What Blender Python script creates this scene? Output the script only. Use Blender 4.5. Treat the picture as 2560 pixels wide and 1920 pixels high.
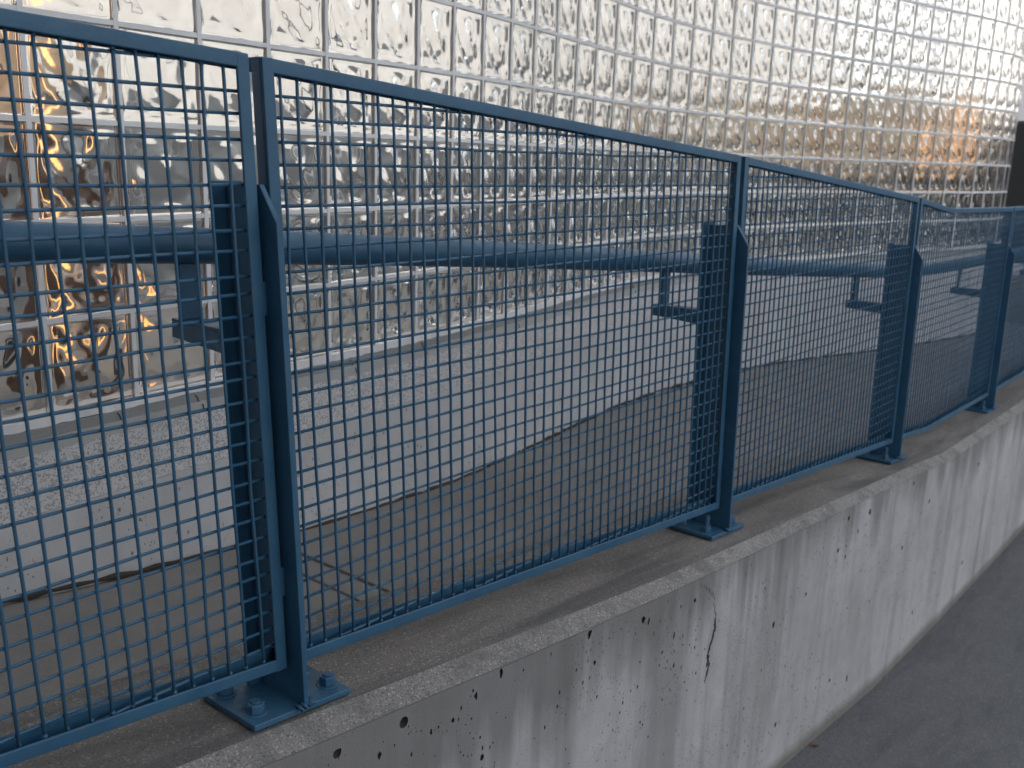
import bpy, bmesh, math, random
import numpy as np
from mathutils import Matrix, Vector
random.seed(7); rng = np.random.default_rng(7)
sc = bpy.context.scene
for o in list(bpy.data.objects): bpy.data.objects.remove(o)
ZO = 2.2                                   # camera height above the world origin plane
# ---------------------------------------------------------------- camera
cd = bpy.data.cameras.new("Camera"); cam = bpy.data.objects.new("Camera", cd)
sc.collection.objects.link(cam); sc.camera = cam
R = Matrix(((0.99947164, 0.00741270, 0.03164648), (0.03250304, -0.22794113, -0.97313226), (0.0, 0.97364670, -0.22806163)))
M = R.transposed() @ Matrix(((1, 0, 0), (0, -1, 0), (0, 0, -1)))
cam.matrix_world = Matrix.Translation((0, 0, ZO)) @ M.to_4x4()
cd.sensor_width = 36; cd.lens = 2442.2 / 2560 * 36
cd.clip_start = 0.02; cd.clip_end = 300
cd.dof.use_dof = True; cd.dof.focus_distance = 1.75; cd.dof.aperture_fstop = 6.3
# ---------------------------------------------------------------- sky, sun, exposure
W = bpy.data.worlds.new("World"); sc.world = W; W.use_nodes = True
wn = W.node_tree; bg = wn.nodes['Background']
SUN_EL, SUN_AZ = math.radians(13), math.radians(-38)      # azimuth measured clockwise from +Y
sky = wn.nodes.new('ShaderNodeTexSky'); sky.sky_type = 'NISHITA'; sky.sun_disc = False
sky.sun_elevation = SUN_EL; sky.sun_rotation = SUN_AZ; sky.dust_density = 4.0; sky.air_density = 1.0
hs = wn.nodes.new('ShaderNodeHueSaturation'); hs.inputs['Saturation'].default_value = 0.28
wn.links.new(sky.outputs[0], hs.inputs['Color']); wn.links.new(hs.outputs[0], bg.inputs[0])
bg.inputs[1].default_value = 0.15
sd = bpy.data.lights.new("Sun", 'SUN'); sd.energy = 0.5; sd.angle = math.radians(10); sd.color = (1, 0.80, 0.58)
sun = bpy.data.objects.new("Sun", sd); sc.collection.objects.link(sun)
dv = Vector((math.sin(SUN_AZ) * math.cos(SUN_EL), math.cos(SUN_AZ) * math.cos(SUN_EL), math.sin(SUN_EL)))
sun.rotation_euler = dv.to_track_quat('Z', 'Y').to_euler()
sc.view_settings.view_transform = 'Standard'; sc.view_settings.look = 'None'
sc.view_settings.gamma = 1; sc.view_settings.exposure = 2.0
try:
    sc.cycles.max_bounces = 14; sc.cycles.transmission_bounces = 12; sc.cycles.glossy_bounces = 6
    sc.cycles.sample_clamp_indirect = 4; sc.cycles.caustics_refractive = True; sc.cycles.caustics_reflective = False
except Exception: pass

# ---------------------------------------------------------------- helpers
def link(o): sc.collection.objects.link(o); return o
def tag(o, label=None, cat=None, group=None, kind=None):
    if label: o['label'] = label
    if cat: o['category'] = cat
    if group: o['group'] = group
    if kind: o['kind'] = kind
    return o
class MB:
    def __init__(s): s.v = []; s.f = []
    def add(s, vs, fs):
        n = len(s.v); s.v += [tuple(v) for v in vs]; s.f += [tuple(i + n for i in f) for f in fs]
    def hexa(s, p):                        # 8 points: bottom ring 0-3, top ring 4-7
        s.add(p, [(3, 2, 1, 0), (4, 5, 6, 7), (0, 1, 5, 4), (1, 2, 6, 5), (2, 3, 7, 6), (3, 0, 4, 7)])
    def box(s, x0, x1, y0, y1, z0, z1):
        s.hexa([(x0, y0, z0), (x1, y0, z0), (x1, y1, z0), (x0, y1, z0), (x0, y0, z1), (x1, y0, z1), (x1, y1, z1), (x0, y1, z1)])
    def tube(s, pts, r, n=8, wob=0.0):
        pts = [Vector(p) for p in pts]; vs = []; fs = []
        for i, p in enumerate(pts):
            d = (pts[min(i + 1, len(pts) - 1)] - pts[max(i - 1, 0)]).normalized()
            a = d.cross(Vector((0, 1, 0))) if abs(d.y) < .9 else d.cross(Vector((1, 0, 0)))
            a.normalize(); b = d.cross(a)
            rr = r * (1 + (random.uniform(-wob, wob)))
            for k in range(n):
                t = 2 * math.pi * k / n; vs.append(p + a * math.cos(t) * rr + b * math.sin(t) * rr)
        for i in range(len(pts) - 1):
            for k in range(n):
                fs.append((i * n + k, i * n + (k + 1) % n, (i + 1) * n + (k + 1) % n, (i + 1) * n + k))
        fs.append(tuple(range(n))[::-1]); fs.append(tuple((len(pts) - 1) * n + k for k in range(n)))
        s.add(vs, fs)
    def build(s, name, mat, parent=None, smooth=False, bevel=0.0, seg=2):
        me = bpy.data.meshes.new(name); me.from_pydata(s.v, [], s.f); me.update()
        bm = bmesh.new(); bm.from_mesh(me); bmesh.ops.recalc_face_normals(bm, faces=bm.faces); bm.to_mesh(me); bm.free()
        o = link(bpy.data.objects.new(name, me)); me.materials.append(mat)
        if parent: o.parent = parent
        if smooth:
            for p in me.polygons: p.use_smooth = True
        if bevel:
            m = o.modifiers.new('Bevel', 'BEVEL'); m.width = bevel; m.segments = seg; m.limit_method = 'ANGLE'; m.angle_limit = math.radians(40)
            for p in me.polygons: p.use_smooth = True
            w = o.modifiers.new('WN', 'WEIGHTED_NORMAL')
        return o
def empty(name, M4=None, parent=None):
    o = link(bpy.data.objects.new(name, None)); o.empty_display_size = .1
    if M4 is not None: o.matrix_world = M4
    if parent: o.parent = parent
    return o

# ---------------------------------------------------------------- node materials
class NT:
    def __init__(s, name):
        s.m = bpy.data.materials.new(name); s.m.use_nodes = True; s.t = s.m.node_tree
        s.b = s.t.nodes['Principled BSDF']; s.c = s.t.nodes.new('ShaderNodeTexCoord')
    def n(s, typ, **k):
        x = s.t.nodes.new(typ)
        for a, b in k.items():
            if a.startswith('i_'):
                key = a[2:]; key = int(key) if key.isdigit() else key.replace('_', ' ')
                x.inputs[key].default_value = b
            else: setattr(x, a, b)
        return x
    def l(s, a, b): s.t.links.new(a, b)
    def map(s, scale=(1, 1, 1), src='Object'):
        m = s.n('ShaderNodeMapping'); m.inputs['Scale'].default_value = scale; s.l(s.c.outputs[src], m.inputs['Vector']); return m.outputs[0]
    def noise(s, scale, detail=4, rough=.55, vec=None, dist=0):
        x = s.n('ShaderNodeTexNoise'); x.inputs['Scale'].default_value = scale; x.inputs['Detail'].default_value = detail
        x.inputs['Roughness'].default_value = rough; x.inputs['Distortion'].default_value = dist
        s.l(vec if vec is not None else s.c.outputs['Object'], x.inputs['Vector']); return x.outputs['Fac']
    def vor(s, scale, vec=None, feature='F1', rnd=1.0):
        x = s.n('ShaderNodeTexVoronoi'); x.feature = feature; x.inputs['Scale'].default_value = scale; x.inputs['Randomness'].default_value = rnd
        s.l(vec if vec is not None else s.c.outputs['Object'], x.inputs['Vector']); return x
    def ramp(s, fac, stops):
        r = s.n('ShaderNodeValToRGB'); e = r.color_ramp.elements
        while len(e) < len(stops): e.new(.5)
        for q, (p, c) in zip(e, stops):
            q.position = p; q.color = (c, c, c, 1) if isinstance(c, (int, float)) else (*c, 1)
        s.l(fac, r.inputs[0]); return r.outputs['Color']
    def mix(s, fac, a, b, mode='MIX'):
        x = s.n('ShaderNodeMix'); x.data_type = 'RGBA'; x.blend_type = mode
        for sock, v in ((x.inputs[0], fac), (x.inputs[6], a), (x.inputs[7], b)):
            if hasattr(v, 'links'): s.l(v, sock)
            elif isinstance(v, (int, float)): sock.default_value = v
            else: sock.default_value = (*v, 1)
        return x.outputs[2]
    def math(s, op, a, b=0.0):
        x = s.n('ShaderNodeMath'); x.operation = op
        for sock, v in ((x.inputs[0], a), (x.inputs[1], b)):
            if hasattr(v, 'links'): s.l(v, sock)
            else: sock.default_value = v
        return x.outputs[0]
    def bump(s, h, strength=.4, dist=.002, prev=None):
        x = s.n('ShaderNodeBump'); x.inputs['Strength'].default_value = strength; x.inputs['Distance'].default_value = dist
        s.l(h, x.inputs['Height'])
        if prev is not None: s.l(prev, x.inputs['Normal'])
        return x.outputs[0]
    def out(s, col=None, rough=None, normal=None, **k):
        for nm, v in (('Base Color', col), ('Roughness', rough), ('Normal', normal)):
            if v is None: continue
            if hasattr(v, 'links'): s.l(v, s.b.inputs[nm])
            else: s.b.inputs[nm].default_value = (*v, 1) if nm == 'Base Color' else v
        for a, v in k.items(): s.b.inputs[a.replace('_', ' ')].default_value = v
        return s.m
def blue_paint():
    t = NT('blue_paint')
    n1 = t.noise(9, 5, .6); n2 = t.noise(420, 2, .6); n3 = t.noise(38, 5, .7)
    col = t.mix(t.ramp(n1, [(.3, 0), (.7, 1)]), (.023, .086, .160), (.040, .120, .205))
    grime = t.ramp(n3, [(.56, 0), (.74, 1)])
    col = t.mix(t.math('MULTIPLY', grime, .45), col, (.10, .12, .14))
    rough = t.ramp(n3, [(.3, .30), (.7, .55)])
    nb = t.bump(n2, .35, .0012); nb = t.bump(t.noise(90, 3, .6), .25, .002, nb)
    chip = t.ramp(t.noise(55, 6, .75), [(.70, 0), (.74, 1)])
    col = t.mix(t.math('MULTIPLY', chip, .6), col, (.07, .035, .02))
    return t.out(col, rough, nb, IOR=1.45)
def concrete(name, a, b, streak=0, pits=0, speck=0, rough=.9, grain=1.0, cold=None, stain=None):
    t = NT(name)
    n1 = t.noise(2.2, 6, .6); n2 = t.noise(14, 6, .65); fine = t.noise(260, 3, .7)
    col = t.mix(t.ramp(n1, [(.32, 0), (.68, 1)]), a, b)
    col = t.mix(t.math('MULTIPLY', t.ramp(n2, [(.4, 0), (.75, 1)]), .35), col, tuple(x * .72 for x in a))
    col = t.mix(t.math('MULTIPLY', t.ramp(fine, [(.35, 0), (.65, 1)]), .35 * grain), col, tuple(min(1, x * 1.45) for x in b))
    col = t.mix(t.math('MULTIPLY', t.ramp(fine, [(.3, 1), (.45, 0)]), .35 * grain), col, tuple(x * .45 for x in a))
    h = t.bump(fine, .5, .0015)
    if streak:
        s1 = t.noise(1.0, 5, .65, t.map((5.5, 5.5, .45)), .4)
        s2 = t.noise(1.0, 5, .6, t.map((13, 13, .8)), .8)
        col = t.mix(t.math('MULTIPLY', t.ramp(s1, [(.5, 0), (.68, 1)]), .45 * streak), col, (.13, .125, .12))
        col = t.mix(t.math('MULTIPLY', t.ramp(s2, [(.52, 0), (.72, 1)]), .28 * streak), col, (.18, .17, .165))
        col = t.mix(t.math('MULTIPLY', t.ramp(s2, [(.28, 1), (.42, 0)]), .22 * streak), col, (.52, .50, .52))
    if pits:
        for sc_, th, br in ((36, .135, .46), (95, .20, .50), (17, .055, .52)):
            v = t.vor(sc_, t.map((1, 1, .62)))
            m = t.ramp(v.outputs['Distance'], [(th * .55, 1), (th, 0)])
            gate = t.ramp(t.noise(3.1 + sc_ * .02, 2, .5), [(br, 0), (br + .06, 1)])
            mm = t.math('MULTIPLY', m, gate)
            col = t.mix(t.math('MULTIPLY', mm, .85 * pits), col, (.03, .029, .028))
            inv = t.math('SUBTRACT', 1.0, mm); h = t.bump(inv, .6, .004, h)
    if speck:
        v = t.vor(230); m = t.ramp(v.outputs['Color'], [(.72, 0), (.80, 1)])
        d = t.ramp(v.outputs['Distance'], [(.25, 1), (.45, 0)])
        col = t.mix(t.math('MULTIPLY', t.math('MULTIPLY', m, d), speck), col, (.045, .042, .042))
        v2 = t.vor(300); m2 = t.ramp(v2.outputs['Color'], [(.80, 0), (.86, 1)])
        col = t.mix(t.math('MULTIPLY', m2, speck * .5), col, (.62, .58, .58))
    if stain: col = stain(t, col)
    return t.out(col, rough, h, IOR=1.4)

BLUE = blue_paint()
# frame of the fence: local x along the fence, y towards the building, z up
uu = Vector((.6305, .7762)).normalized(); ang = math.atan2(uu.y, uu.x)
OR = Vector((-.4014, 1.5291, ZO))
FM = Matrix.Translation(OR) @ Matrix.Rotation(ang, 4, 'Z')
def P(o):                                   # put a mesh built in fence coordinates in place
    o.matrix_world = FM; return o
def ip(s, tab): return float(np.interp(s, [a for a, b in tab], [b for a, b in tab]))
TOPZ = [(-1.62, .222), (0, .134), (1.624, .0185), (3.218, -.115), (3.69, -.168), (4.79, -.185), (6.4, -.187)]
BOTZ = [(-1.62, -.735), (0, -.892), (1.66, -1.031), (3.24, -1.157), (3.70, -1.201), (4.82, -1.216), (6.4, -1.22)]
WALLZ = [(-2.6, -.72), (-.5, -.918), (0, -.971), (1.64, -1.107), (3.24, -1.236), (3.70, -1.279), (4.8, -1.297), (9, -1.31)]
def LN(s, z): return s + .044 * (ip(s, TOPZ) - z)            # slight lean of the verticals
def lv(s, w, z): return (LN(s, z), w, z)

# ---------------------------------------------------------------- fence (railing): panels, posts, handrail
rail = empty('fence', FM)
tag(rail, 'blue painted steel mesh railing with tube handrail bolted along the low concrete wall', 'railing')
FW, FL, TH = .022, .030, .005               # angle frame: face width, leg depth, thickness
def bar(mb, a, b, w0, w1, dz0, dz1, step=.25):
    """member from station a to b following a z-table, between z+dz0 and z+dz1"""
def panel(s0, s1, bend=None):
    pr = empty('mesh_panel', None, rail)
    st = [s0, s1] if not bend else [s0, bend, s1]
    fr = MB()
    def q(s, w, z): return lv(s, w, z)
    for k in range(len(st) - 1):
        a, b = st[k], st[k + 1]
        ta, tb, ba, bb = ip(a, TOPZ), ip(b, TOPZ), ip(a, BOTZ), ip(b, BOTZ)
        for (za0, za1, zb0, zb1, w0, w1) in (
            (ta - FW, ta, tb - FW, tb, 0, TH), (ta - TH, ta, tb - TH, tb, TH, FL),
            (ba, ba + FW, bb, bb + FW, 0, TH), (ba, ba + TH, bb, bb + TH, TH, FL),
            (ba, ba + .030, bb, bb + .030, FL, FL + TH), (ta - FW, ta, tb - FW, tb, FL, FL + TH)):
            fr.hexa([q(a, w0, za0), q(b, w0, zb0), q(b, w1, zb0), q(a, w1, za0), q(a, w0, za1), q(b, w0, zb1), q(b, w1, zb1), q(a, w1, za1)])
    for a, sg in ((s0, 1), (s1, -1)):
        t, b = ip(a, TOPZ) - .0006, ip(a, BOTZ) + .0006
        for x0, x1, w0, w1 in ((0, FW, -.0006, TH), (.0005, TH, TH, FL - .0006)):
            xa, xb = a + sg * x0, a + sg * x1
            if xa > xb: xa, xb = xb, xa
            fr.hexa([q(xa, w0, b), q(xb, w0, b), q(xb, w1, b), q(xa, w1, b), q(xa, w0, t), q(xb, w0, t), q(xb, w1, t), q(xa, w1, t)])
    fr.build('frame', BLUE, pr, bevel=.0022)
    wm = MB(); D = .03429; r = .0027
    def tl(x): return ip(x, TOPZ) - .004
    def bl(x): return ip(x, BOTZ) + .006
    x = s0 + FW + .0155 if s0 > -.5 else s0 + FW + .012
    N = int((s1 - FW - x) / D + .35) + 1
    x_end = x + (N - 1) * D
    if s0 < -.5: x = s1 - FW - .020 - (N - 1) * D
    xs = [x + i * D + random.gauss(0, .0007) for i in range(N)]
    for i, xx in enumerate(xs):
        zt, zb = tl(xx), bl(xx); pts = []
        n = 9
        for k in range(n + 1):
            z = zb + (zt - zb) * k / n
            pts.append((LN(xx, z) + random.gauss(0, .0010), .008, z))
        wm.tube(pts, r, 7, .05)
        for zz in (zb + .016, zt - .018):    # weld blob where the wire meets the frame
            c_ = LN(xx, zz) + random.gauss(0, .0008); q_ = random.uniform(.0032, .0046)
            wm.tube([(c_, .008, zz - q_), (c_, .008, zz), (c_, .008, zz + q_)], q_ * .85, 7, .25)
    z0 = ip(s0, TOPZ) - .0552 + .0 if s0 > -.5 else ip(s1, TOPZ) - .0532
    j = -12
    zr = z0 + 12 * D
    while zr > ip(s1, BOTZ) - .05:
        zz = zr + random.uniform(-.0016, .0016) + (.0013 if j % 2 else -.0013)
        # horizontal wires run between the sloping frame members
        ss = np.linspace(s0 + .010, s1 - .010, 60)
        ok = [s for s in ss if bl(s) < zz < tl(s)]
        if len(ok) > 2:
            a, b = ok[0], ok[-1]; pts = []
            for k in range(9):
                s = a + (b - a) * k / 8; pts.append((LN(s, zz), .0122, zz + random.gauss(0, .0010)))
            wm.tube(pts, r, 7, .04)
        zr -= D; j += 1
    wm.build('wire_mesh', BLUE, pr, smooth=True)
    for fz in (.36, .84):                    # weld tabs that join the panel to the post
        for a, sg in ((s0, -1), (s1, 1)):
            tb = MB()
            z = ip(a, TOPZ) + (ip(a, BOTZ) - ip(a, TOPZ)) * fz; h = .027
            x0, x1 = sorted((a + sg * .0002, a + sg * .0135))
            tb.hexa([q(x0, .001, z - h), q(x1, .004, z - h), q(x1, .012, z - h), q(x0, .012, z - h), q(x0, .001, z + h), q(x1, .004, z + h), q(x1, .012, z + h), q(x0, .012, z + h)])
            tb.build('weld_tab', BLUE, pr, bevel=.002)
    return pr
ST = [-1.60, 0.0025, 1.6235, 3.218, 4.787, 6.36]
GAP = .0115
for k in range(5):
    panel(ST[k] + GAP, ST[k + 1] - GAP, 3.69 if k == 3 else None)

def hexnut(mb, x, y, z, r, h, rot=0.0):
    vs = []
    for zz, rr in ((z, r), (z + h * .86, r), (z + h, r * .9)):
        for k in range(6):
            t = rot + k * math.pi / 3; vs.append((x + rr * math.cos(t), y + rr * math.sin(t), zz))
    fs = [tuple(range(5, -1, -1)), tuple(range(12, 18))]
    for L in (0, 6):
        for k in range(6): fs.append((L + k, L + (k + 1) % 6, L + 6 + (k + 1) % 6, L + 6 + k))
    mb.add(vs, fs)
def disc(mb, x, y, z0, z1, r, n=20):
    mb.tube([(x, y, z0), (x, y, z1)], r, n)
def post(s, idx):
    po = empty('post', None, rail)
    zb = ip(s, WALLZ); zt = ip(s, TOPZ)
    sb = LN(s, zb + .02)
    wz = zt - .190
    wb = MB(); t = .005                      # web plate with its clipped top corner
    prof = [(-.034, zb + .012), (.093, zb + .012), (.093, wz - .006), (.004, wz), (-.034, wz - .058)]
    vs = []
    for sx in (-t, t):
        for (w, z) in prof: vs.append((LN(s, z) + sx, w, z))
    n = len(prof); fs = [tuple(range(n))[::-1], tuple(range(n, 2 * n))] + [(k, (k + 1) % n, n + (k + 1) % n, n + k) for k in range(n)]
    wb.add(vs, fs); wb.build('web_plate', BLUE, po, bevel=.0016)
    fl = MB(); z0, z1 = zb + .012, wz + .002
    a = LN(s, z0); b = LN(s, z1)
    fl.hexa([(a - .030, .0935, z0), (a + .030, .0935, z0), (a + .030, .1015, z0), (a - .030, .1015, z0), (b - .030, .0935, z1), (b + .030, .0935, z1), (b + .030, .1015, z1), (b - .030, .1015, z1)])
    fl.build('flange', BLUE, po, bevel=.003)
    # base plate follows the sloping top of the wall
    bp = MB(); sl = (ip(s + .1, WALLZ) - ip(s - .1, WALLZ)) / .2
    def pz(x): return zb + (x - sb) * sl
    x0, x1 = sb - .108, sb + .104; y0, y1 = -.031, .128
    bp.hexa([(x0, y0, pz(x0) + .001), (x1, y0, pz(x1) + .001), (x1, y1, pz(x1) + .001), (x0, y1, pz(x0) + .001),
             (x0, y0, pz(x0) + .0125), (x1, y0, pz(x1) + .0125), (x1, y1, pz(x1) + .0125), (x0, y1, pz(x0) + .0125)])
    plate = bp.build('base_plate', BLUE, po, bevel=.0018)
    for bx in (-.079, .080):
        for by in (.006, .096):
            b_ = MB(); X, Y = sb + bx, by; z = pz(X) + .0127
            disc(b_, X, Y, z, z + .003, .0205, 24)
            tall = idx >= 2 and bx < 0 and by < .05
            rr = random.uniform(0, 1)
            hexnut(b_, X, Y, z + .0032, .0158, .0165, rr)
            disc(b_, X, Y, z + .018, z + (.052 if tall else .0235), .0085, 14)
            b_.build('anchor_bolt', BLUE, plate, bevel=.0008)
    wl = MB()                                # lumpy weld bead at the foot of the web
    for k in range(16):
        x, y = sb + random.uniform(-.016, .016), -.034 + random.uniform(-.004, .010) + (k % 4) * .002
        r_ = random.uniform(.004, .008); z = pz(x) + .0125
        wl.tube([(x, y - r_, z), (x, y - r_ * .5, z + r_ * .6), (x, y + r_ * .5, z + r_ * .7), (x, y + r_, z)], r_ * .55, 7, .2)
    wl.build('weld_bead', BLUE, plate, smooth=True)
    # handrail bracket: arm reaching over the ramp and an upright stub
    hz = ip(s, PIPEZ)
    ar = MB(); za = hz - .130; a = LN(s, za)
    ar.box(a - .019, a + .021, .1018, .262, za - .006, za)
    ar.hexa([(a - .019, .1018, za - .042), (a - .013, .1018, za - .042), (a - .013, .262, za - .034), (a - .019, .262, za - .034),
             (a - .019, .1018, za - .0062), (a - .013, .1018, za - .0062), (a - .013, .262, za - .0062), (a - .019, .262, za - .0062)])
    ar.build('bracket_arm', BLUE, po, bevel=.0014)
    stb = MB(); stb.box(a - .020, a + .022, .228, .238, za + .0004, hz - .028)
    stb.build('bracket_stub', BLUE, po, bevel=.0014)
PIPEZ = [(-1.7, -.045), (-.29, -.150), (.05, -.171), (.207, -.182), (.90, -.235), (1.46, -.283), (2.34, -.360), (3.68, -.468), (4.27, -.498), (5.48, -.514), (6.5, -.514)]
for k, s in enumerate(ST): post(s, k)
hp = MB()
pts = [(s, .233, ip(s, PIPEZ)) for s in np.linspace(-1.7, 6.5, 60)]
zs = np.array([p[2] for p in pts]); zs = np.convolve(np.pad(zs, 2, 'edge'), np.ones(5) / 5, 'valid')
hp.tube([(p[0], p[1], z) for p, z in zip(pts, zs)], .0315, 28)
hp.build('handrail', BLUE, rail, smooth=True)

# ---------------------------------------------------------------- low concrete wall
WF = [(-2.6, -.082), (-.1, -.085), (.25, -.098), (.55, -.114), (1.1, -.128), (1.75, -.130), (3.0, -.132), (9, -.132)]
WI = [(-2.6, -.030), (0, -.034), (.33, -.052), (.65, -.068), (1.15, -.088), (1.75, -.090), (9, -.088)]
SWZ = [(-4, -1.93), (1.5, -2.005), (2.28, -2.081), (2.96, -2.150), (3.94, -2.179), (5.07, -2.194), (12, -2.21)]
def wall_stain_tone(t, col):
    g = t.n('ShaderNodeSeparateXYZ'); t.l(t.c.outputs['UV'], g.inputs[0])       # uv.y = height above the pavement in metres
    wob = t.math('MULTIPLY', t.noise(5, 4, .6), .05)
    h = t.math('SUBTRACT', g.outputs['Y'], wob)
    m = t.ramp(h, [(.0, 1), (.045, 0)])
    col = t.mix(t.math('MULTIPLY', m, .75), col, (.13, .115, .095))
    s3 = t.noise(1.0, 4, .6, t.map((7, 7, .3)), .3); s4 = t.noise(1.0, 5, .7, t.map((1.6, 1.6, 1.2)), .3)
    d = t.math('ADD', g.outputs['X'], t.math('MULTIPLY', t.math('SUBTRACT', s3, .5), .75))
    d = t.math('ADD', d, t.math('MULTIPLY', t.math('SUBTRACT', s4, .5), .35))
    o = t.n('ShaderNodeSeparateXYZ'); t.l(t.c.outputs['Object'], o.inputs[0])
    mr = t.n('ShaderNodeMapRange'); mr.inputs[1].default_value = -.2; mr.inputs[2].default_value = 1.5; mr.inputs[3].default_value = -.22; mr.inputs[4].default_value = .03
    t.l(o.outputs['X'], mr.inputs[0]); d = t.math('ADD', d, mr.outputs[0])  # dark tone reaches further down towards the left end of the wall
    return t.mix(t.math('MULTIPLY', t.ramp(d, [(.03, 1), (.22, 0)]), .66), col, (.125, .118, .112))
WALLM = concrete('cast_concrete', (.32, .305, .305), (.45, .435, .445), streak=1.0, pits=1.0, grain=.5, stain=wall_stain_tone)
def top_stain(t, col):
    s1 = t.noise(1.0, 5, .65, t.map((1.2, 9, 9)), .6)
    return t.mix(t.math('MULTIPLY', t.ramp(s1, [(.42, 0), (.62, 1)]), .6), col, (.072, .072, .078))
TOPM = concrete('weathered_concrete', (.135, .122, .110), (.205, .188, .172), speck=.8, grain=2.0, stain=top_stain)
EDGEM = concrete('exposed_aggregate', (.15, .14, .13), (.25, .235, .22), speck=.9, grain=1.9, stain=lambda t, c: t.mix(t.math('MULTIPLY', t.ramp(t.noise(9, 5, .7), [(.48, 0), (.62, 1)]), .5), c, (.10, .095, .09)))
lw = empty('low_wall', FM)
tag(lw, 'low cast concrete wall with air holes and dark streaks under the blue railing', 'wall')
ss = list(np.arange(-2.6, 9.01, .05))
def strip(name, fa, fb, mat, parent, n=1, noise=0.0, uv=None, thick=None):
    vs, fs = [], []
    for s in ss:
        a, b = Vector(fa(s)), Vector(fb(s))
        for k in range(n + 1):
            v = a.lerp(b, k / n)
            if 0 < k < n and noise: v += Vector((0, random.gauss(0, noise), random.gauss(0, noise)))
            vs.append(v)
    for i in range(len(ss) - 1):
        for k in range(n): fs.append((i * (n + 1) + k, (i + 1) * (n + 1) + k, (i + 1) * (n + 1) + k + 1, i * (n + 1) + k + 1))
    mb = MB(); mb.add(vs, fs); return mb
# body: front face + hidden sides as a closed solid
vs, fs = [], []; NS = len(ss)
for s in ss:
    f = ip(s, WF); zt = ip(s, WALLZ); zg = ip(s, SWZ)
    vs += [(s, f, zg - .3), (s, f, zt - .026), (s, f + .020, zt - .0165), (s, .28, zt - .016), (s, .28, zg - .3)]
for i in range(NS - 1):
    for k in range(5): fs.append((i * 5 + k, (i + 1) * 5 + k, (i + 1) * 5 + (k + 1) % 5, i * 5 + (k + 1) % 5))
fs += [tuple(range(5)), tuple(range((NS - 1) * 5, NS * 5))[::-1]]
mb = MB(); mb.add(vs, fs); body = mb.build('wall_body', WALLM, lw)
uvl = body.data.uv_layers.new(name='UVMap')
for lp in body.data.loops:
    v = body.data.vertices[lp.vertex_index].co; uvl.data[lp.index].uv = (ip(v.x, WALLZ) - v.z, v.z - ip(v.x, SWZ))
# air holes and the crack, cut into the face
PITS = [(227, -1046, 11, 11), (496, -1050, 5, 11), (422, -1073, 4, 8), (357, -1099, 4, 6), (298, -1099, 3, 6), (69, -1036, 9, 11), (167, -1087, 5, 7), (-13, -976, 4, 4), (-56, -969, 7, 6),
 (444, -1225, 6, 7), (803, -1076, 9, 10), (1034, -1124, 9, 10), (1060, -1136, 4, 9), (1195, -1227, 4, 11), (831, -1160, 5, 7), (1137, -1254, 5, 4), (1206, -1319, 4, 8), (1297, -1162, 7, 7),
 (3163, -1285, 8, 9), (2651, -1273, 10, 12), (2427, -1238, 9, 9), (2542, -1320, 6, 9), (3433, -1435, 8, 11), (3118, -1560, 7, 10), (2354, -1339, 9, 8), (4229, -1445, 8, 10), (1844, -1438, 9, 12),
 (2616, -1955, 8, 14), (2424, -1882, 8, 8), (3405, -1959, 8, 10), (4188, -1965, 9, 12), (2436, -1388, 7, 7), (2093, -1417, 7, 6), (1947, -1845, 6, 9)]
cut = bmesh.new()
def blob(x, y, z, rx, ry, rz, sub=2, j=.25):
    r = bmesh.ops.create_icosphere(cut, subdivisions=sub, radius=1)
    for v in r['verts']:
        k = 1 + random.uniform(-j, j)
        v.co = Vector((x + v.co.x * rx * k, y + v.co.y * ry, z + v.co.z * rz * k))
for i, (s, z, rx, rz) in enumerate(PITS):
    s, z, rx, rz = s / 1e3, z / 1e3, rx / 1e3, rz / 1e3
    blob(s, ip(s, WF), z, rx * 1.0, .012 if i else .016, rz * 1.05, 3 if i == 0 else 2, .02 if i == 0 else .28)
CL = [(.33, -1.10, .07), (.42, -1.16, .06), (.25, -1.06, .05), (1.30, -1.30, .10), (1.1, -1.25, .12), (2.6, -1.30, .15), (3.3, -1.4, .2), (.75, -1.2, .15)]
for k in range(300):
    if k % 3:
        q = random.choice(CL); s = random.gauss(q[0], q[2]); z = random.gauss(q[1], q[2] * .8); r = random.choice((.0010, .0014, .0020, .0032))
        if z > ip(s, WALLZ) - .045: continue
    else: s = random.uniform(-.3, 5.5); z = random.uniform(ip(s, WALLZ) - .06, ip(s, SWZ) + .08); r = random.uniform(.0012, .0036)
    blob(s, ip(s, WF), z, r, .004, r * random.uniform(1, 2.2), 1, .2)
CR = [(1317, -1125), (1367, -1152), (1406, -1183), (1426, -1247), (1431, -1295), (1419, -1327), (1401, -1363), (1408, -1410), (1398, -1455)]
CW = [.7, .9, 1.2, 2.2, 8, 4, 9, 5, 1.5]
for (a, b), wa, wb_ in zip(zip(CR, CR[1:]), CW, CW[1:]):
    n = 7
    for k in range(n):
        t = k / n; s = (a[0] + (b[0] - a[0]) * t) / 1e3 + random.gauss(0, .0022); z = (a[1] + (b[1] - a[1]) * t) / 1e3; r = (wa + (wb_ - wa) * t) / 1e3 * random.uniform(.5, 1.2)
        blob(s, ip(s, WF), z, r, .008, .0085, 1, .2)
cme = bpy.data.meshes.new('cutter'); bmesh.ops.recalc_face_normals(cut, faces=cut.faces); cut.to_mesh(cme); cut.free()
t = NT('pit_shade'); cme.materials.append(t.out((.055, .05, .047), 1.0)); co = link(bpy.data.objects.new('cutter', cme))  # dark colour stands in for shade inside the holes and crack
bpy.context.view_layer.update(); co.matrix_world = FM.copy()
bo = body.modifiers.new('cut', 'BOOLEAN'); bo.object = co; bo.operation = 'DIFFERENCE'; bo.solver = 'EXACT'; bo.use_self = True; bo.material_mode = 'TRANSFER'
bpy.context.view_layer.update()
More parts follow.
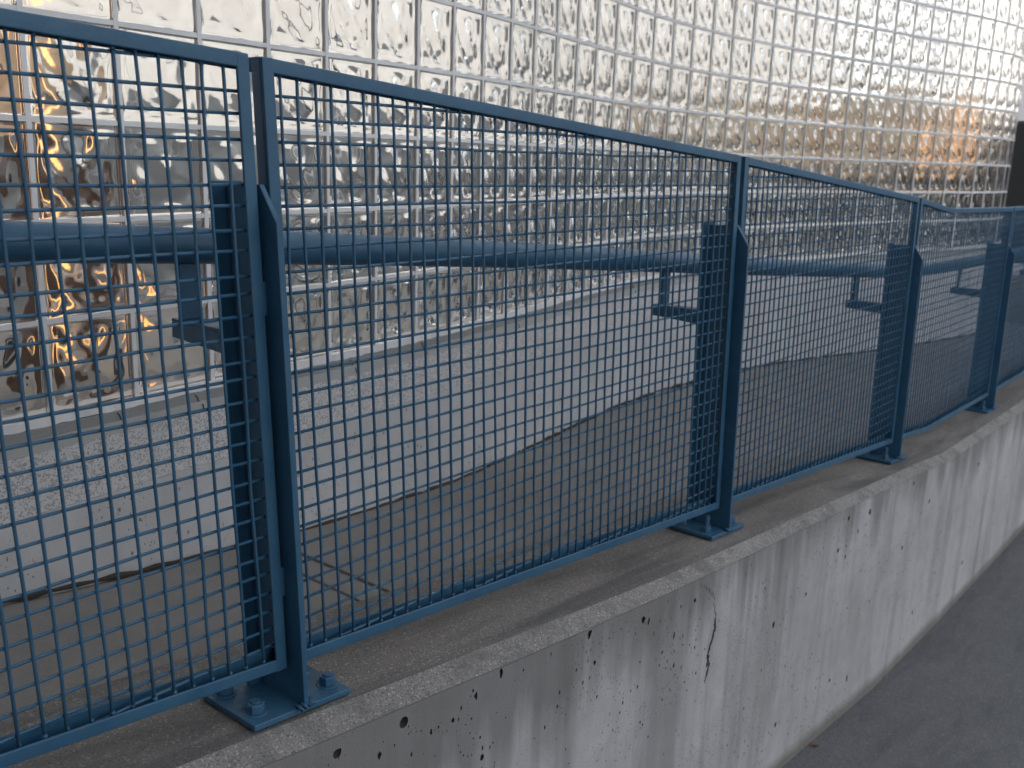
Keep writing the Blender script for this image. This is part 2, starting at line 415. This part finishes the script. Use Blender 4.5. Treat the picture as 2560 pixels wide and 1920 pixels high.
dg = bpy.context.evaluated_depsgraph_get(); nm_ = bpy.data.meshes.new_from_object(body.evaluated_get(dg))
body.modifiers.clear()
if len(nm_.polygons) > len(body.data.polygons): body.data = nm_
bpy.data.objects.remove(co)
# dark weathered top and rough light edge, each a few mm above the body
strip('top', lambda s: (s, ip(s, WI), ip(s, WALLZ)), lambda s: (s, .29, ip(s, WALLZ)), TOPM, lw).build('wall_top', TOPM, lw)
ss_old = ss; ss = list(np.arange(-2.6, 7, .006))
e = strip('edge', lambda s: (s, ip(s, WF) - .001, ip(s, WALLZ) - .0225), lambda s: (s, ip(s, WI), ip(s, WALLZ) + .0002), EDGEM, lw, 6, .0009).build('chamfer', EDGEM, lw, smooth=True)
ss = ss_old

# ---------------------------------------------------------------- pavement in front, ramp behind
PAVE = concrete('pavement', (.088, .089, .093), (.122, .122, .126), speck=.5, grain=2.2, stain=lambda t, c: t.mix(t.math('MULTIPLY', t.ramp(t.noise(1, 5, .6, t.map((2.0, 9, 3)), .5), [(.5, 0), (.68, 1)]), .3), c, (.045, .046, .05)))
vs, fs = [], []
sv = [-60, -4, 1.5, 2.28, 2.96, 3.94, 5.07, 12, 90]; wv = [-60, -6, -2, -.9, -.1]
for s in sv:
    for w in wv: vs.append((s, w, ip(s, SWZ)))
for i in range(len(sv) - 1):
    for k in range(len(wv) - 1): fs.append((i * 5 + k, (i + 1) * 5 + k, (i + 1) * 5 + k + 1, i * 5 + k + 1))
mb = MB(); mb.add(vs, fs); pv = P(mb.build('pavement', PAVE)); tag(pv, 'dark grey concrete pavement below the low wall', 'pavement', kind='structure')
# glass wall plan (camera-relative metres): measured joints, then a tighter turn at the far end
Q = [[-967, 1983], [-855, 2163], [-738, 2347], [-625, 2525], [-514, 2697], [-409, 2866], [-307, 3036], [-213, 3202], [-126, 3361], [-37, 3532], [46, 3699], [131, 3874], [218, 4054], [307, 4233], [403, 4417], [502, 4596], [609, 4774], [725, 4953], [848, 5128], [976, 5297], [1115, 5466], [1260, 5631], [1409, 5791], [1563, 5947], [1725, 6103], [1892, 6257], [2062, 6406], [2234, 6552], [2409, 6696], [2582, 6835], [2750, 6966], [2919, 7095]]
Q = [Vector((a / 1e3, b / 1e3)) for a, b in Q]
d0 = (Q[0] - Q[1]).normalized()
left = [Q[0] + d0 * .206 * k for k in range(9, 0, -1)]
a = math.atan2((Q[-1] - Q[-2]).y, (Q[-1] - Q[-2]).x); c = Q[-1].copy(); right = []
for k in range(16):
    a += math.radians([.2, .6, 1.3, 2.2, 3.3, 4.5, 6, 7.5, 8, 8, 8, 8, 8, 8, 8, 8][k]); c = c + Vector((math.cos(a), math.sin(a))) * .206; right.append(c.copy())
JN = left + Q + right; NJ = len(JN)
def nrm(i):                                  # normal towards the ramp at joint i
    a_ = JN[max(i - 1, 0)]; b_ = JN[min(i + 1, NJ - 1)]; d = (b_ - a_).normalized(); return Vector((d.y, -d.x))
NR = [nrm(i) for i in range(NJ)]
def off(i, w): return JN[i] + NR[i] * w      # w > 0 towards the ramp
ZA, MOD, NB = .2432, .2032, 4
E_Z = ZA - MOD * 4                           # bed joint under the lowest course (-.5696)
FLZ = [(-3, -.80), (-.69, -.920), (.45, -.959), (3.35, -1.037), (6.77, -1.090), (15.1, -1.155), (18.4, -1.183), (23, -1.208), (28.3, -1.255), (50, -1.27)]
def fz(i): return float(np.interp(i - 9, [a for a, b in FLZ], [b for a, b in FLZ]))

# ramp floor: ruled between the wall top line and the foot of the building
def ramp_stain(t, c):
    g = t.n('ShaderNodeSeparateXYZ'); t.l(t.c.outputs['Object'], g.inputs[0])
    wob = t.math('MULTIPLY', t.math('SUBTRACT', t.noise(22, 3), .5), .008)
    for x0, hw in ((.470, .0055), (.560, .0075), (3.9, .005)):
        d = t.math('ABSOLUTE', t.math('SUBTRACT', t.math('ADD', g.outputs['X'], wob), x0))
        c = t.mix(t.math('MULTIPLY', t.ramp(d, [(hw * .6, 1), (hw * 1.5, 0)]), .92), c, (.035, .03, .027))
    return c
RAMP = concrete('ramp_concrete', (.175, .162, .151), (.245, .229, .216), grain=.8, stain=lambda t, c: ramp_stain(t, t.mix(t.math('MULTIPLY', t.ramp(t.vor(2.6).outputs['Distance'], [(.035, 1), (.05, 0)]), .6), c, (.05, .045, .04))))
Fi = FM.inverted()
vs, fs = [], []
NWID = 8
for i in range(NJ - 6):
    b3 = off(i, -.10); L = Fi @ Vector((b3.x, b3.y, ZO)); s = L.x; bw = L.y
    for k in range(NWID + 1):
        t = k / NWID; w = .27 + (bw - .27) * t
        vs.append((s, w, (ip(s, WALLZ) - .0045) * (1 - t) + fz(i) * t))
for i in range(NJ - 7):
    for k in range(NWID): fs.append((i * (NWID + 1) + k, (i + 1) * (NWID + 1) + k, (i + 1) * (NWID + 1) + k + 1, i * (NWID + 1) + k + 1))
mb = MB(); mb.add(vs, fs); rf = P(mb.build('ramp', RAMP)); tag(rf, 'brownish grey concrete ramp between the railing and the glass block wall', 'ramp', kind='structure')

# ---------------------------------------------------------------- glass block building
bldg = empty('glass_block_building', Matrix.Translation((0, 0, ZO)))
tag(bldg, 'curved building wall of wavy glass blocks on a speckled stone and concrete base', 'building')
def band(name, prof, mat, i0=0, i1=NJ - 1, sub=3, smooth=False, jit=0.0):
    """sweep a closed profile [(offset, z or callable)] along the wall"""
    vs, fs = [], []; n = len(prof); cols = []
    for i in range(i0, i1):
        for k in range(sub): cols.append(i + k / sub)
    cols.append(i1)
    for cc in cols:
        i = min(int(cc), NJ - 2); t = cc - i
        p = JN[i].lerp(JN[i + 1], t); m = NR[i].lerp(NR[i + 1], t)
        for (w, z) in prof:
            zz = z(cc) if callable(z) else z
            ww = w + (random.gauss(0, jit) if jit else 0)
            vs.append((p.x + m.x * ww, p.y + m.y * ww, zz + (random.gauss(0, jit) if jit else 0)))
    for i in range(len(cols) - 1):
        for k in range(n): fs.append((i * n + k, (i + 1) * n + k, (i + 1) * n + (k + 1) % n, i * n + (k + 1) % n))
    fs += [tuple(range(n)), tuple(range((len(cols) - 1) * n, len(cols) * n))[::-1]]
    mb = MB(); mb.add(vs, fs); return mb.build(name, mat, bldg, smooth=smooth)
CURB = concrete('base_concrete', (.46, .445, .445), (.56, .545, .55), pits=.8, grain=.35, streak=.25)
t = NT('speckled_stone')
v = t.vor(300); v2 = t.vor(480); v3 = t.noise(300, 4, .7)
col = t.mix(t.ramp(v3, [(.35, 0), (.65, 1)]), (.52, .50, .495), (.66, .64, .635))
col = t.mix(t.math('MULTIPLY', t.ramp(v.outputs['Color'], [(.60, 0), (.64, 1)]), .6), col, (.13, .12, .12))
col = t.mix(t.math('MULTIPLY', t.ramp(v2.outputs['Color'], [(.20, 1), (.28, 0)]), .6), col, (.66, .60, .60))
STONE = t.out(col, .7, t.bump(v.outputs['Distance'], .2, .001))
t = NT('grey_sealant'); SEAL1 = t.out(t.mix(t.noise(12, 4), (.22, .22, .215), (.29, .285, .28)), .6, t.bump(t.noise(60, 3), .2, .002))
t = NT('pale_sealant'); SEAL2 = t.out(t.mix(t.noise(12, 4), (.36, .355, .34), (.44, .43, .42)), .6, t.bump(t.noise(60, 3), .2, .002))
t = NT('white_mortar'); MORT = t.out(t.mix(t.noise(20, 5, .65), (.66, .64, .635), (.78, .76, .755)), .85, t.bump(t.noise(150, 4, .7), .4, .002))
TZ = -.762
band('concrete_base', [(.030, lambda c: fz(c) - .35), (.030, TZ), (-.30, TZ), (-.30, lambda c: fz(c) - .35)], CURB)
band('stone_band', [(.024, TZ + .001), (.024, -.632), (-.25, -.632), (-.25, TZ + .001)], STONE)
band('lower_trim', [(.020, -.6315), (.020, -.606), (-.22, -.606), (-.22, -.6315)], SEAL2, smooth=False)
band('upper_trim', [(.010, -.6055), (.010, -.585), (-.20, -.585), (-.20, -.6055)], SEAL1)
band('mortar_bed', [(.004, -.5845), (.004, E_Z + .005), (-.085, E_Z + .005), (-.085, -.5845)], MORT, sub=10, jit=.0011)
t = NT('dark_crack'); DARK = t.out((.02, .018, .016), .9)
for jx in (9.72, 10.72, 13.37, 15.1, 18.4, 24.5):
    i = int(jx); tt = jx - i; p = JN[i].lerp(JN[i + 1], tt); m = NR[i]; d = (JN[i + 1] - JN[i]).normalized()
    pts = []; crk = MB()
    for k, (dx, z) in enumerate([(-.004, -.588), (.002, -.596), (.004, -.604), (.009, -.614), (.012, -.628)]):
        ww = .0115 if z > -.606 else .0212
        pts.append((p.x + m.x * ww + d.x * dx, p.y + m.y * ww + d.y * dx, z))
    crk.tube(pts, .0014, 6, .3); crk.build('sealant_crack', DARK, bldg)
# mortar grid + blocks
K0, K1 = -11, 3                              # courses: k counts down from the bed joint at ZA
mg = MB(); gj = .0055
I0, I1 = 2, NJ - 1
for i in range(I0, I1 + 1):
    p = JN[i]; m = NR[i]; d = Vector((-m.y, m.x)); jj = gj * random.uniform(.9, 1.15)
    zt, zb = ZA - MOD * K0, E_Z
    f0, f1 = -.0006, -.0225
    c = [(p + m * f0 - d * jj), (p + m * f0 + d * jj), (p + m * f1 + d * jj), (p + m * f1 - d * jj)]
    mg.hexa([(q.x, q.y, zb) for q in c] + [(q.x, q.y, zt) for q in c])
mg.build('upright_joints', MORT, bldg)
for kk in range(K0, K1 + 1):
    z = ZA - MOD * kk
    band('bed_joint', [(-.0012, z - gj), (-.0012, z + gj), (-.0235, z + gj), (-.0235, z - gj)], MORT, I0, I1, sub=5, jit=.0004)
# one moulded wave pattern, shared by all blocks, as on the real ones
NG = 30
def wave(u, v, seed=0):
    x, y = u + .13 * math.sin(3.1 * v + seed) + .07 * math.sin(7.3 * u + 2.2 * v), v + .16 * math.sin(2.7 * u + 1.3 * v + .7 * seed)
    h = math.sin(7.2 * x + 4.6 * y + .4) * .50 + math.sin(11.4 * y - 7.1 * x + 1.7) * .30 + math.sin(15.5 * x + 9.7 * y + 2.9) * .16
    h += .35 * math.exp(-((u - .3) ** 2 + (v - .62) ** 2) / .03) - .45 * math.exp(-((u - .68) ** 2 + (v - .3) ** 2) / .022)
    for a1, b1, c1, w1 in ((3.1, 5.3, .4, .42), (6.2, -2.9, 1.9, .34), (-4.4, 7.1, 2.6, .26)):   # crisp folds of the moulded glass
        h += w1 * (1 - abs(math.sin(a1 * x + b1 * y + c1 + .6 * math.sin(4 * u - 3 * v)))) ** 2.2
    return h
HF = np.zeros((NG + 1, NG + 1)); HB = np.zeros_like(HF)
for a_ in range(NG + 1):
    for b_ in range(NG + 1):
        u_, v_ = a_ / NG, b_ / NG
        e_ = min(u_, 1 - u_, v_, 1 - v_); k_ = min(1, max(0, (e_ - .075) / .06)); k_ = k_ * k_ * (3 - 2 * k_)
        HF[a_, b_] = .0049 * wave(u_, v_, 0) * k_ - (.0035 if e_ < .02 else 0.0) - .0012 * (e_ > .06)
        HB[a_, b_] = .0050 * wave(1 - v_, u_, 2.1) * k_
V, F = [], []
bt = .022
for i in range(I0, I1):
    a_, b_ = JN[i], JN[i + 1]; d = (b_ - a_); L = d.length; d.normalize(); m = Vector((d.y, -d.x))
    x0, x1 = gj * .9, L - gj * .9
    for kk in range(K0 + 1, K1 + 2):
        zt, zb = ZA - MOD * (kk - 1) - gj * .9, ZA - MOD * kk + gj * .9
        if kk < -7: pass
        tlt = random.gauss(0, .0007); tl2 = random.gauss(0, .0007)
        base = len(V)
        for side, (H_, w0) in enumerate(((HF, 0.0), (HB, -bt))):
            for p_ in range(NG + 1):
                xx = x0 + (x1 - x0) * p_ / NG
                for r_ in range(NG + 1):
                    z = zb + (zt - zb) * r_ / NG
                    w = w0 + (H_[p_, r_] if side == 0 else -H_[p_, r_]) + tlt * (p_ / NG - .5) * 2 + tl2 * (r_ / NG - .5) * 2
                    V.append((a_.x + d.x * xx + m.x * w, a_.y + d.y * xx + m.y * w, z))
        n1 = NG + 1
        for p_ in range(NG):
            for r_ in range(NG):
                q0 = base + p_ * n1 + r_
                F.append((q0, q0 + n1, q0 + n1 + 1, q0 + 1))
                q0 += n1 * n1
                F.append((q0, q0 + 1, q0 + n1 + 1, q0 + n1))
        def ix(p_, r_, s_): return base + s_ * n1 * n1 + p_ * n1 + r_
        for k in range(NG):
            F.append((ix(0, k, 0), ix(0, k + 1, 0), ix(0, k + 1, 1), ix(0, k, 1)))
            F.append((ix(NG, k + 1, 0), ix(NG, k, 0), ix(NG, k, 1), ix(NG, k + 1, 1)))
            F.append((ix(k + 1, 0, 0), ix(k, 0, 0), ix(k, 0, 1), ix(k + 1, 0, 1)))
            F.append((ix(k, NG, 0), ix(k + 1, NG, 0), ix(k + 1, NG, 1), ix(k, NG, 1)))
me = bpy.data.meshes.new('glass_blocks')
V = np.array(V, dtype=np.float32); F = np.array(F, dtype=np.int32)
me.vertices.add(len(V)); me.vertices.foreach_set('co', V.ravel())
me.loops.add(F.size); me.loops.foreach_set('vertex_index', F.ravel())
me.polygons.add(len(F)); me.polygons.foreach_set('loop_start', np.arange(0, F.size, 4, dtype=np.int32)); me.polygons.foreach_set('loop_total', np.full(len(F), 4, dtype=np.int32))
me.update(calc_edges=True); me.polygons.foreach_set('use_smooth', np.ones(len(F), dtype=bool))
t = NT('wavy_glass'); t.b.inputs['Transmission Weight'].default_value = 1.0
GL = t.out((.96, .965, .965), .085, None, IOR=1.5)
me.materials.append(GL)
t = NT('painted_block_side'); me.materials.append(t.out((.80, .80, .78), .8))
nf = 2 * NG * NG + 4 * NG; mi = np.zeros(len(F), dtype=np.int32).reshape(-1, nf); mi[:, 2 * NG * NG:] = 1
me.polygons.foreach_set('material_index', mi.ravel()); gb = link(bpy.data.objects.new('glass_blocks', me)); gb.parent = bldg

# interior seen through the blocks: floor, a pale partition, added posts and glow pieces
t = NT('interior_plaster'); PLAS = t.out(t.mix(t.noise(3, 4), (.29, .29, .29), (.37, .37, .37)), .8)
t = NT('interior_floor'); IFL = t.out(t.mix(t.noise(3, 4), (.30, .30, .285), (.37, .365, .35)), .5)
t = NT('brown_wood'); WOOD = t.out(t.mix(t.noise(6, 5), (.10, .045, .02), (.17, .08, .035)), .5)
def inner(name, w0, w1, z0, z1, mat, i0, i1): return band(name, [(w0, z0), (w0, z1), (w1, z1), (w1, z0)], mat, i0, i1, sub=1)
inner('inner_floor', -.05, -2.4, -.66, -.60, IFL, 0, NJ - 8)
inner('inner_partition', -1.5, -1.6, -.60, .10, PLAS, 0, NJ - 8)
AMB = bpy.data.materials.new('amber_glow'); AMB.use_nodes = True
b_ = AMB.node_tree.nodes['Principled BSDF']; b_.inputs['Emission Color'].default_value = (1, .42, .07, 1); b_.inputs['Emission Strength'].default_value = .55
t = NT('peach_glow'); PEACH = t.out((.95, .70, .45), .8)
t = NT('dark_frame'); DFR = t.out((.03, .03, .032), .4)
t = NT('white_frame'); WFR = t.out((.80, .80, .79), .5)
def pane(name, i0, i1, w, z0, z1, mat, th=.012):
    q = MB()
    def pt(ix): i = int(ix); return JN[i].lerp(JN[i + 1], ix - i)
    a_, b_ = pt(i0), pt(i1); m = NR[int(i0)]
    c_ = [a_ + m * w, b_ + m * w, b_ + m * (w - th), a_ + m * (w - th)]
    q.hexa([(p.x, p.y, z0) for p in c_] + [(p.x, p.y, z1) for p in c_]); return q.build(name, mat, bldg)
for i0, i1, w, z0, z1 in ((9.6, 10.0, -.30, -.599, .04), (10.55, 10.8, -.34, -.599, -.04), (8.6, 9.1, -.30, -.599, .12)):
    pane('wood_screen', i0, i1, w, z0, z1, WOOD)
for k, (i0, i1) in enumerate(((32, 34.4), (34.6, 37), (37.2, 39.6), (39.8, 42), (42.2, 44.6), (44.8, 47.5), (27, 28.5), (30, 31.2), (8.2, 9.4), (9.8, 11.2))):
    pane('added_glow_panel', i0, i1, -.42 if k < 8 else -.55, .02 - .05 * (k % 3), (.36 + .06 * (k % 2)) if k < 8 else .30, PEACH)
for k, i0 in enumerate((36, 38.2, 40.3, 42.4, 44.6, 46.7)):
    pane('added_glow_panel', i0, i0 + 1.8, -.20, -.02 + .07 * (k % 3), .44 + .10 * (k % 2), PEACH)  # peach colour of these added panels stands in for a warm glow
def rod(name, idx, w, z0, z1, r_, mat):
    i = int(idx); p = JN[i].lerp(JN[i + 1], idx - i) + NR[i] * w
    q = MB(); q.tube([(p.x, p.y, z0), (p.x, p.y, z1)], r_, 12); return q.build(name, mat, bldg, smooth=True)
for idx, w, z0, z1, r_ in ((8.4, -.33, -.45, .45, .010), (10.25, -.36, -.55, .40, .006), (11.1, -.46, -.55, -.1, .005), (40.6, -.16, -.05, .3, .006), (42.6, -.16, -.05, .5, .006), (43.8, -.16, .0, .5, .006), (8.9, -.42, -.2, .4, .012), (9.4, -.45, .0, .42, .010), (11.7, -.5, -.58, -.35, .006)):
    rod('added_glow_tube', idx, w, z0, z1, r_, AMB)  # emissive tubes added to put amber glints in the glass
for k in range(4, NJ - 9, 1):
    rod('inner_post', k + random.uniform(0, .8), -random.uniform(.25, 1.3), -.60, random.uniform(-.3, .12) if k % 3 else 1.6, random.uniform(.008, .022), DFR if k % 2 else WFR)
t = NT('added_backlit_sheet'); tb_ = t.n('ShaderNodeBsdfTranslucent'); df_ = t.n('ShaderNodeBsdfDiffuse'); mx_ = t.n('ShaderNodeMixShader'); mx_.inputs[0].default_value = .35
tb_.inputs[0].default_value = (.63, .63, .625, 1); df_.inputs[0].default_value = (.50, .50, .50, 1)
t.l(tb_.outputs[0], mx_.inputs[1]); t.l(df_.outputs[0], mx_.inputs[2]); t.l(mx_.outputs[0], [n for n in t.t.nodes if n.type == 'OUTPUT_MATERIAL'][0].inputs[0])
inner('added_backlit_sheet', -1.545, -1.555, .1005, 3.2, t.m, 0, NJ - 8)  # translucent sheet added behind, lit from the back to brighten the upper blocks
t = NT('canopy_concrete'); CANM = t.out((.30, .29, .28), .9)
sw_ = MB(); sw_.hexa([tuple(FM @ Vector(v) - Vector((0, 0, ZO))) for v in ((-3.6, -8, -2.3), (-3.2, -8, -2.3), (-3.2, .55, -2.3), (-3.6, .55, -2.3), (-3.6, -8, 5), (-3.2, -8, 5), (-3.2, .55, 5), (-3.6, .55, 5))])
t = NT('shade_wall_dark'); sw_.build('added_shade_wall', t.out((.06, .06, .062), .7), bldg)  # unseen wall added out of view at left to darken left-facing surfaces


ds = MB()
rr_ = random.Random(3); cols = [x * .25 for x in range(12, 4 * (NJ - 12))]; pts = []
for cc in cols:
    i = int(cc); p = JN[i].lerp(JN[i + 1], cc - i) + NR[i] * (.033 + rr_.uniform(-.002, .004)); pts.append((p.x, p.y, fz(cc) + rr_.uniform(-.003, .002) + ZO))
ds.tube(pts, .0062, 6, .55)
t = NT('dirt'); DIRT = t.out(t.mix(t.noise(60, 4), (.025, .021, .018), (.07, .058, .045)), 1.0, t.bump(t.noise(200, 3), .8, .004))
tag(ds.build('dirt', DIRT), 'dark dirt gathered in the seam where the ramp meets the building base', 'dirt', kind='stuff')
# ---------------------------------------------------------------- far end: dark cabinet, pale wall behind
t = NT('black_panel'); BLK = t.out((.012, .012, .013), .6)
t = NT('pale_render'); PALE = t.out(t.mix(t.noise(2, 4), (.70, .66, .66), (.80, .76, .75)), .9)
mb = MB(); mb.box(-3.0, 2.6, -.4, .4, -.80, .43)
cb = mb.build('bin_enclosure', BLK, bevel=.02); cb.matrix_world = Matrix.Translation((5.55, 8.9, ZO)) @ Matrix.Rotation(math.radians(-15), 4, 'Z')
tag(cb, 'black box-like enclosure standing beyond the far end of the glass wall', 'enclosure')
mb = MB(); mb.box(-4, 10, -.2, .2, -1.4, 3.2)
fw = mb.build('far_wall', PALE); fw.matrix_world = Matrix.Translation((9.0, 13.5, ZO)) @ Matrix.Rotation(math.radians(-10), 4, 'Z')
tag(fw, 'pale rendered wall in the distance above the black enclosure', 'wall')
lf = MB()
lf.add([(0, 0, 0), (.012, .006, .004), (.026, .008, .009), (.040, .002, .005), (.028, -.007, .008), (.013, -.008, .003), (.020, 0, .002)], [(0, 1, 6), (1, 2, 6), (2, 3, 6), (3, 4, 6), (4, 5, 6), (5, 0, 6)])
t = NT('dry_leaf'); LFM = t.out((.14, .055, .025), .8)
lo = lf.build('dry_leaf', LFM); sm = lo.modifiers.new('thick', 'SOLIDIFY'); sm.thickness = .0006
lo.matrix_world = FM @ Matrix.Translation((2.30, -.165, ip(2.3, SWZ) + .003)) @ Matrix.Rotation(2.6, 4, 'Z')
tag(lo, 'small curled brown dry leaf on the pavement at the foot of the low wall', 'leaf')
print('done', len(V))
